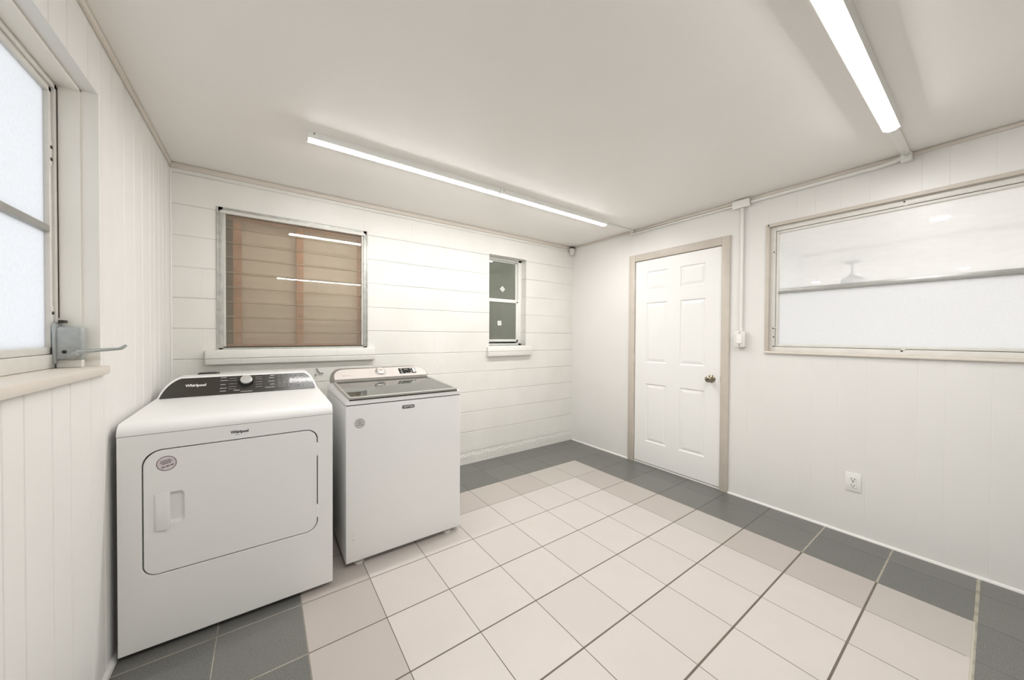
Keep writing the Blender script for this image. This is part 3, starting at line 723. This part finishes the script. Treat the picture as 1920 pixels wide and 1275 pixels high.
def dryer():
    X0, X1, YB, Y1, ZB = -3.528, -2.790, -0.30, -1.085, 0.022
    t = empty('clothes_dryer', ((X0+X1)/2, -0.7, 0)); tag(t, 'white front loading dryer with a black control panel beside the left wall', 'dryer')
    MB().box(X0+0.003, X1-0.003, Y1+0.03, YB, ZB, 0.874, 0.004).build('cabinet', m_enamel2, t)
    # front panel with rounded door opening
    n = 10
    inner = rrect(-3.461, -2.856, 0.304, 0.806, (0.050, 0.062, 0.045, 0.050), n)
    cx, cz = (X0+X1)/2, 0.45
    outer = []
    k = n+1
    corners = ((X1, 0.871), (X0, 0.871), (X0, ZB), (X1, ZB))
    for ci, (qx, qz) in enumerate(corners):
        for i in range(k):
            px, pz = inner[ci*k+i]; f = i/n
            if ci in (0, 2): ox, oz = ((qx, pz) if f < 0.5 else (px, qz))
            else: ox, oz = ((px, qz) if f < 0.5 else (qx, pz))
            if i == n//2: ox, oz = qx, qz
            outer.append((ox, oz))
    fp = MB(); fp.ring(outer, inner, 1, Y1, Y1+0.03); o = fp.build('front_panel', m_enamel, t, smooth=False)
    bv = o.modifiers.new('bevel', 'BEVEL'); bv.width = 0.003; bv.segments = 2; bv.limit_method = 'ANGLE'; bv.angle_limit = math.radians(60)
    MB().prism(rrect(-3.468, -2.848, 0.296, 0.812, 0.05, n), 1, Y1+0.020, Y1+0.029).build('door_gap', m_gap, t, smooth=False)
    # door with sunk pull
    d = empty('door', (-3.16, Y1, 0.55)); d.parent = t; d.matrix_parent_inverse = t.matrix_world.inverted(); d.matrix_world = Matrix.Translation((-3.16, Y1, 0.55))
    do = rrect(-3.457, -2.860, 0.308, 0.802, (0.047, 0.059, 0.042, 0.047), n)
    pk = rrect(-3.382, -3.337, 0.498, 0.628, (0.016, 0.004, 0.004, 0.016), n)
    bmx = bmesh.new()
    loops = []
    for lp, yy in ((do, Y1+0.02), (do, Y1+0.002)): loops.append([(p[0], yy, p[1]) for p in lp])
    sh = lambda lp, s: [((p[0]-(-3.16))*s+(-3.16), (p[1]-0.555)*s+0.555) for p in lp]
    loops.append([(p[0], Y1-0.002, p[1]) for p in rrect(-3.455, -2.862, 0.310, 0.800, (0.046, 0.058, 0.041, 0.046), n)])
    loops.append([(p[0], Y1-0.002, p[1]) for p in pk])
    loops.append([(p[0], Y1+0.004, p[1]) for p in rrect(-3.381, -3.339, 0.500, 0.626, (0.015, 0.004, 0.004, 0.015), n)])
    loops.append([(p[0], Y1+0.013, p[1]) for p in rrect(-3.380, -3.345, 0.510, 0.618, (0.012, 0.004, 0.004, 0.012), n)])
    V = [[bmx.verts.new(p) for p in lp] for lp in loops]
    for a, b in zip(V, V[1:]):
        for i in range(len(a)):
            j = (i+1) % len(a); bmx.faces.new((a[i], a[j], b[j], b[i]))
    bmx.faces.new(V[-1]); bmx.faces.new(V[0][::-1]); bmesh.ops.recalc_face_normals(bmx, faces=bmx.faces)
    mb = MB(); mb.bm.free(); mb.bm = bmx; dd = mb.build('door_panel', m_enamel, t, angle=25)
    bpy.data.objects.remove(d)
    dd.name = 'door'
    h = MB(); h.prism([(-3.428, Y1-0.002), (-3.420, Y1-0.010), (-3.386, Y1-0.016), (-3.380, Y1-0.015), (-3.380, Y1+0.004), (-3.428, Y1+0.002)], 2, 0.484, 0.628, 0.002, 2, True)
    h.build('handle', m_enamel, dd)
    for z in (0.705, 0.400):
        MB().box(-2.864, -2.853, Y1-0.001, Y1+0.012, z-0.032, z+0.032, 0.002).build('hinge', m_plastic, dd)
    # top: rounded nose, gentle rise toward the console
    pr = [(Y1-0.001, 0.8745)]
    for i in range(9):
        a = PI-(PI/2-0.25)*i/8
        pr.append((Y1+0.045+0.046*math.cos(a), 0.872+0.0+0.046*math.sin(a)))
    pr += [(-0.98, 0.9185), (-0.52, 0.9285), (YB, 0.9285), (YB, 0.8745)]
    tp = MB().prism(pr, 0, X0, X1); o = tp.build('top', m_enamel, t, angle=28)
    bv = o.modifiers.new('bevel', 'BEVEL'); bv.width = 0.010; bv.segments = 3; bv.limit_method = 'ANGLE'; bv.angle_limit = math.radians(70)
    MB().box(X0+0.002, X1-0.002, Y1+0.001, YB, 0.8700, 0.8755).build('seam', m_gap, t)
    # console: leaning wedge with sloped shoulders
    yb0, yt0 = -0.515, -0.427; zb0, zt0 = 0.925, 1.030
    sh_ = 0.075
    def outline(ins):
        """outline in (x, s) with s = 0 bottom .. 1 top along the slope"""
        L, R_ = X0+0.006+ins, X1-0.006-ins
        b, tp_ = ins/0.137*0.6, 1-ins/0.137
        pts = [(L, b)]
        for i in range(1, 8):
            f = i/8; a = f*PI/2
            pts.append((L+sh_*(0.42*f+0.58*(1-math.cos(a))), b+(tp_-b)*(0.35*f+0.65*math.sin(a))))
        pts.append((L+sh_, tp_)); pts.append((R_-sh_*0.75, tp_))
        for i in range(7, 0, -1):
            f = i/8; a = f*PI/2
            pts.append((R_-0.75*sh_*(0.42*f+0.58*(1-math.cos(a))), b+(tp_-b)*(0.35*f+0.65*math.sin(a))))
        pts.append((R_, b)); return pts
    def P3(x, s, off=0):
        dy, dz = yt0-yb0, zt0-zb0; L = math.hypot(dy, dz); ny, nz = -dz/L, dy/L
        return (x, yb0+dy*s+ny*off, zb0+dz*s+nz*off)
    def slopeplate(ins, o0, o1, name, m, par, back=None):
        b = bmesh.new(); pts = outline(ins); A = [b.verts.new(P3(x, s, o1)) for x, s in pts]
        B = [b.verts.new(back(x, s) if back else P3(x, s, o0)) for x, s in pts]
        b.faces.new(A); b.faces.new(B[::-1])
        for i in range(len(A)): j = (i+1) % len(A); b.faces.new((A[i], A[j], B[j], B[i]))
        bmesh.ops.recalc_face_normals(b, faces=b.faces)
        mb = MB(); mb.bm.free(); mb.bm = b; return mb.build(name, m, par, angle=30)
    slopeplate(0, 0, 0, 'console', m_enamel, t, back=lambda x, s: (x, YB+0.0, 0.915+(zt0-0.915)*s))
    pn = slopeplate(0.010, -0.004, 0.003, 'control_panel', m_blackgloss, t)
    # control panel details
    u = Vector((1, 0, 0)); v = (Vector(P3(0, 1))-Vector(P3(0, 0))).normalized()
    def on(x, s, off=0.0032): return frame_mtx(P3(x, s, off), u, v)
    Lk = (Vector(P3(0, 1))-Vector(P3(0, 0))).length
    text('Whirlpool', 0.022, on(-3.375, 0.56), m_lightink, 'lettering', pn, sx=0.92, bold=0.0006)
    kb = MB().lathe([(0, 0), (0.036, 0), (0.036, 0.003), (0.032, 0.008), (0.030, 0.020), (0, 0.020)], on(-3.155, 0.60)); kk = kb.build('knob', m_black, t)
    MB().lathe([(0.0, 0.030), (0.024, 0.030), (0.028, 0.027), (0.029, 0.016), (0, 0.016)], on(-3.155, 0.60)).build('knob_cap', m_knob, kk)
    def rule(x0, x1, s): MB().box(x0, x1, -0.0003, 0.0003, 0, 0.0004, mtx=on(0, s)).build('pointer_line', m_lightink, pn)
    def dash(x0, x1, s, hgt=0.0022):
        m_ = on(0, s); x = x0; tx = MB()
        while x < x1-0.001:
            ww = random.uniform(0.004, 0.010); tx.box(x, min(x+ww, x1), -hgt/2, hgt/2, 0, 0.0004, mtx=m_); x += ww+0.0012
        tx.build('printed_text', m_lightink, pn)
    for s, a in ((0.86, 0.026), (0.72, 0.032), (0.52, 0.022), (0.34, 0.028), (0.20, 0.026)):
        dash(-3.272, -3.272+a, s); rule(-3.235, -3.200, s*0.8+0.12)
    for s, a in ((0.86, 0.020), (0.74, 0.026), (0.56, 0.030), (0.40, 0.020), (0.25, 0.046)):
        dash(-3.020-a, -3.020, s); rule(-3.112, -3.080, s*0.8+0.12)
    dash(-3.21, -3.185, 0.20); dash(-3.180, -3.125, 0.12)
    m_dim = mat('dim_print', (140, 136, 126), 0.5)
    for i in range(7):
        for s in (0.30, 0.62, 0.80):
            x = -2.995+i*0.024
            MB().box(x-0.004, x+0.004, -0.0015, 0.0015, 0, 0.0004, mtx=on(0, s)).build('button_icon', m_dim, pn)
        MB().lathe([(0.0045, 0.0004), (0.006, 0.0004), (0.006, 0), (0.0045, 0)], on(-2.995+i*0.024, 0.45), 16).build('button_ring', m_dim, pn)
    # badge on the front
    ft = frame_mtx((-3.158, Y1-0.0006, 0.8385), (1, 0, 0), (0, 0, 1))
    fl = text('Whirlpool', 0.0165, ft, m_ink, 'brand_lettering', t, bold=0.0006, sx=0.90)
    sw_ = MB(); sw_.tube([(-3.172, Y1-0.0006, 0.8285), (-3.170, Y1-0.0006, 0.826), (-3.165, Y1-0.0006, 0.825), (-3.158, Y1-0.0006, 0.8275)], 0.0007, 6); sw_.build('logo_swoosh', m_ink, t)
    for x in (X0+0.06, X1-0.06):
        for y in (Y1+0.08, YB-0.06):
            MB().lathe([(0, 0), (0.02, 0), (0.02, 0.008), (0.01, 0.012), (0.01, ZB+0.002), (0, ZB+0.002)], Matrix.Translation((x, y, 0))).build('foot', m_screw, t)
    return t
dryer()
disc_sticker('round_sticker', -3.390, -1.0874, 0.747, 0.030, 'round pale pink sticker with purple print on the dryer door')
pg = tag(empty('power_plug', (-3.355, -0.05, 1.0)), 'black power plug on the block wall just behind the dryer console', 'plug')
MB().prism([(-3.413, 0.93), (-3.413, 1.018), (-3.330, 1.018), (-3.312, 1.013), (-3.300, 0.992), (-3.298, 0.93)], 1, -0.085, -0.012, 0.004, 2, True).build('plug_body', m_black, pg)
MB().box(-3.40, -3.31, -0.014, 0.0, 0.90, 1.015, 0.003).build('socket_plate', m_black, pg)
m = MB(); m.tube([(-3.355, -0.05, 0.935), (-3.354, -0.06, 0.8), (-3.33, -0.12, 0.5), (-3.25, -0.2, 0.3), (-3.2, -0.27, 0.25)], 0.008, 10); m.build('cord', m_black, pg)

# ------------------------------------------------------------------ washer
def washer():
    X0, X1, YB, Y1, ZB = -2.716, -2.034, -0.33, -1.005, 0.030
    t = empty('washing_machine', ((X0+X1)/2, -0.66, 0)); tag(t, 'white top loading washer with a dark glass lid right of the dryer', 'washing machine')
    MB().box(X0, X1, Y1, YB, ZB, 0.884, 0.006, 3).build('cabinet', m_enamel, t)
    MB().box(X0+0.004, X1-0.004, Y1+0.003, YB, 0.882, 0.889).build('seam', m_gap, t)
    # top deck, sides roll inward
    pr = [(X0, 0.8885), (X0+0.001, 0.898), (X0+0.012, 0.912), (X1-0.012, 0.912), (X1-0.001, 0.898), (X1, 0.8885)]
    b = bmesh.new()
    secs = [(Y1, 0.0, 0.0), (Y1+0.006, 0.006, 0.0), (Y1+0.03, 0.010, 0.0), (-0.52, 0.034, 0.012), (YB, 0.034, 0.012)]
    rings = []
    for y, dz, ins in secs:
        rings.append([b.verts.new((x+(ins if x < -2.4 else -ins)*(1 if z > 0.9 else 0), y, z+(dz if z > 0.9 else (dz*0.6 if z > 0.89 else 0)))) for x, z in pr])
    for a, c in zip(rings, rings[1:]):
        for i in range(6): j = (i+1) % 6; b.faces.new((a[i], a[j], c[j], c[i]))
    b.faces.new(rings[0]); b.faces.new(rings[-1][::-1]); bmesh.ops.recalc_face_normals(b, faces=b.faces)
    mb = MB(); mb.bm.free(); mb.bm = b; mb.build('top_deck', m_enamel, t, angle=40)
    # lid: silver frame with smoked glass, rising gently to the back
    L0, L1 = X0+0.012, X1-0.020
    ya, yb_, za, zb = Y1-0.004, -0.510, 0.9255, 0.955
    def lidz(y): return za+(zb-za)*(y-ya)/(yb_-ya)
    ang = math.atan2(zb-za, yb_-ya); Ln = math.hypot(zb-za, yb_-ya)
    mt = frame_mtx((0, ya, za), (1, 0, 0), (0, math.cos(ang), math.sin(ang)))
    def taper(lst): return lst
    fr = MB()
    o_ = rrect(L0, L1, 0, Ln, (0.010, 0.010, 0.018, 0.018), 6); i_ = rrect(L0+0.016, L1-0.016, 0.024, Ln-0.004, (0.006, 0.006, 0.010, 0.010), 6)
    tb = MB(); tb.ring(o_, i_, 2, -0.008, 0.004); me = tb.bm; bmesh.ops.transform(me, matrix=mt, verts=me.verts)
    lf = tb.build('lid', m_lidframe, t)
    bv = lf.modifiers.new('bevel', 'BEVEL'); bv.width = 0.002; bv.segments = 2; bv.limit_method = 'ANGLE'
    g = MB(); g.prism(i_, 2, -0.006, 0.0035); bmesh.ops.transform(g.bm, matrix=mt, verts=g.bm.verts); g.build('lid_glass', m_lidglass, lf, smooth=False)
    MB().box(L0+0.006, L1-0.006, Y1-0.0025, Y1+0.02, 0.9115, 0.9178).build('lid_gap', m_gap, t)
    # console
    yb0, yt0, zb0, zt0 = -0.512, -0.415, 0.966, 1.030
    def outl(ins):
        L, R_ = X0+0.016+ins, X1-0.020-ins
        q = ins/0.115
        pts = [(L, q), (L-0.000, 0.30)]
        for i in range(1, 7):
            a = i/6*PI/2; pts.append((L+0.062*(1-math.cos(a)), 0.30+(0.70-q)*math.sin(a)))
        for i in range(6, 0, -1):
            a = i/6*PI/2; pts.append((R_-0.085*(1-math.cos(a)), 0.22+(0.78-q)*math.sin(a)))
        pts += [(R_, 0.22), (R_-0.006, q)]
        return pts
    dy, dz = yt0-yb0, zt0-zb0; LL = math.hypot(dy, dz); ny, nz = -dz/LL, dy/LL
    def P3(x, s, off=0): return (x, yb0+dy*s+ny*off, zb0+dz*s+nz*off)
    def plate(ins, o1, back, name, m, par):
        b = bmesh.new(); pts = outl(ins); A = [b.verts.new(P3(x, s, o1)) for x, s in pts]; B = [b.verts.new(back(x, s)) for x, s in pts]
        b.faces.new(A); b.faces.new(B[::-1])
        for i in range(len(A)): j = (i+1) % len(A); b.faces.new((A[i], A[j], B[j], B[i]))
        bmesh.ops.recalc_face_normals(b, faces=b.faces); mb = MB(); mb.bm.free(); mb.bm = b; return mb.build(name, m, par, angle=35)
    cn = plate(0, 0, lambda x, s: (x, YB, 0.93+(zt0-0.93)*s), 'console', m_champedge, t)
    fc = plate(0.006, 0.004, lambda x, s: P3(x, s, -0.002), 'console_face', m_champ, cn)
    MB().prism([(-0.500, 0.940), (-0.512, 0.9665), (-0.46, 0.985), (-0.40, 0.985), (-0.40, 0.935)], 0, X0+0.022, X1-0.030).build('console_lip', m_champ, cn)
    u = Vector((1, 0, 0)); v = Vector((0, dy/LL, dz/LL))
    on = lambda x, s, off=0.0042: frame_mtx(P3(x, s, off), u, v)
    kb = MB().lathe([(0, 0), (0.036, 0), (0.037, 0.004), (0.034, 0.012), (0.031, 0.014), (0, 0.014)], on(-2.392, 0.58)); kk = kb.build('knob', m_chrome, t)
    MB().lathe([(0, 0.016), (0.022, 0.016), (0.026, 0.0145), (0.027, 0.012)], on(-2.392, 0.58)).build('knob_face', m_champ, kk)
    kt = MB()
    for q in (-0.004, 0.004): kt.box(-0.012, 0.012, q-0.0012, q+0.0012, 0.016, 0.0164, mtx=on(-2.392, 0.58))
    kt.build('knob_print', m_ink, kk)
    dp = MB(); dp.box(-2.262, -2.138, -0.034, 0.028, 0, 0.0006, mtx=on(0, 0.56)); dd = dp.build('display', mat('black_display', (22, 22, 20), 0.15), cn)
    for x, s, a, h in ((-2.250, 0.70, 0.014, 0.004), (-2.250, 0.50, 0.014, 0.005), (-2.250, 0.34, 0.014, 0.004), (-2.215, 0.30, 0.007, 0.004), (-2.200, 0.30, 0.007, 0.004), (-2.185, 0.30, 0.007, 0.004), (-2.178, 0.72, 0.014, 0.003), (-2.178, 0.52, 0.014, 0.003), (-2.178, 0.36, 0.014, 0.003)):
        MB().box(x, x+a, -h/2, h/2, 0.0006, 0.001, mtx=on(0, s)).build('display_mark', m_lightink, dd)
    MB().box(-2.222, -2.192, -0.008, 0.008, 0.0006, 0.0012, mtx=on(0, 0.66)).build('digital_screen', mat('grey_lcd', (92, 96, 88), 0.2), dd)
    MB().box(-2.158, -2.142, -0.024, 0.024, 0.0006, 0.0014, mtx=on(0, 0.56)).build('start_button', m_plastic, dd)
    m_tp = mat('pale_taupe_print', (188, 176, 166), 0.5)
    for i in range(5): MB().box(-2.325, -2.300, -0.0006, 0.0006, 0, 0.0003, mtx=on(0, 0.3+0.12*i)).build('cycle_mark', m_tp, cn)
    for i in range(4): MB().box(-2.47, -2.45, -0.0006, 0.0006, 0, 0.0003, mtx=on(0, 0.3+0.12*i)).build('cycle_mark', m_tp, cn)
    text('MAYTAG', 0.013, on(-2.622, 0.36), mat('taupe_print', (150, 136, 126), 0.5), 'console_lettering', cn, depth=0.0002)
    # badge
    bd = MB().box(-2.412, -2.341, Y1-0.0025, Y1, 0.8375, 0.8565, 0.001).build('badge', m_ink, t)
    text('MAYTAG', 0.0155, frame_mtx((-2.3765, Y1-0.0028, 0.847), (1, 0, 0), (0, 0, 1)), m_paper, 'brand_lettering', bd, bold=0.0003, sx=0.95)
    for x in (X0+0.075, X1-0.075):
        for y in (Y1+0.045, YB-0.06):
            MB().lathe([(0, 0), (0.026, 0), (0.026, 0.010), (0.018, 0.014), (0.009, 0.016), (0.009, ZB+0.002), (0, ZB+0.002)], Matrix.Translation((x, y, 0))).build('foot', m_alup, t)
    dt = MB()
    for x, z in ((X0+0.030, 0.175), (X0+0.034, 0.150)): dt.box(x, x+0.006, Y1-0.0008, Y1, z, z+0.006)
    dt.build('small_marks', m_champ, t)
washer()
disc_sticker('round_sticker.001', -2.646, -1.0052, 0.785, 0.0265, 'round grey sticker with dark print on the washer front', rot=0.05, lines=((0.5, 0.35), (0.2, 0.6), (-0.08, 0.4)), m=mat('pale_grey_sticker', (204, 202, 198), 0.45), ink=mat('grey_ink', (120, 118, 118), 0.5))

# hoses and cords between the appliances
h = tag(empty('supply_hose', (-2.75, -0.1, 0.4)), 'dark hose on the wall in the gap between dryer and washer', 'hose')
m = MB(); m.tube([(-2.752, -0.03, 0.62), (-2.752, -0.055, 0.55), (-2.750, -0.07, 0.35), (-2.752, -0.10, 0.15), (-2.75, -0.16, 0.03)], 0.013, 10); m.build('hose', m_black, h)
MB().tube([(-2.752, -0.03, 0.64), (-2.752, -0.03, 0.60)], 0.018, 10).build('coupling', m_steel, h)
cd = MB().tube([(-2.745, -0.006, 1.010), (-2.735, -0.008, 0.99), (-2.725, -0.008, 0.975), (-2.70, -0.008, 0.972)], 0.0035, 8)
cd.tube([(-2.752, -0.006, 0.968), (-2.748, -0.008, 0.955)], 0.004, 8)
tag(cd.build('wall_cable', m_hose), 'thin grey cable end sticking from the block wall above the appliance gap', 'cable')
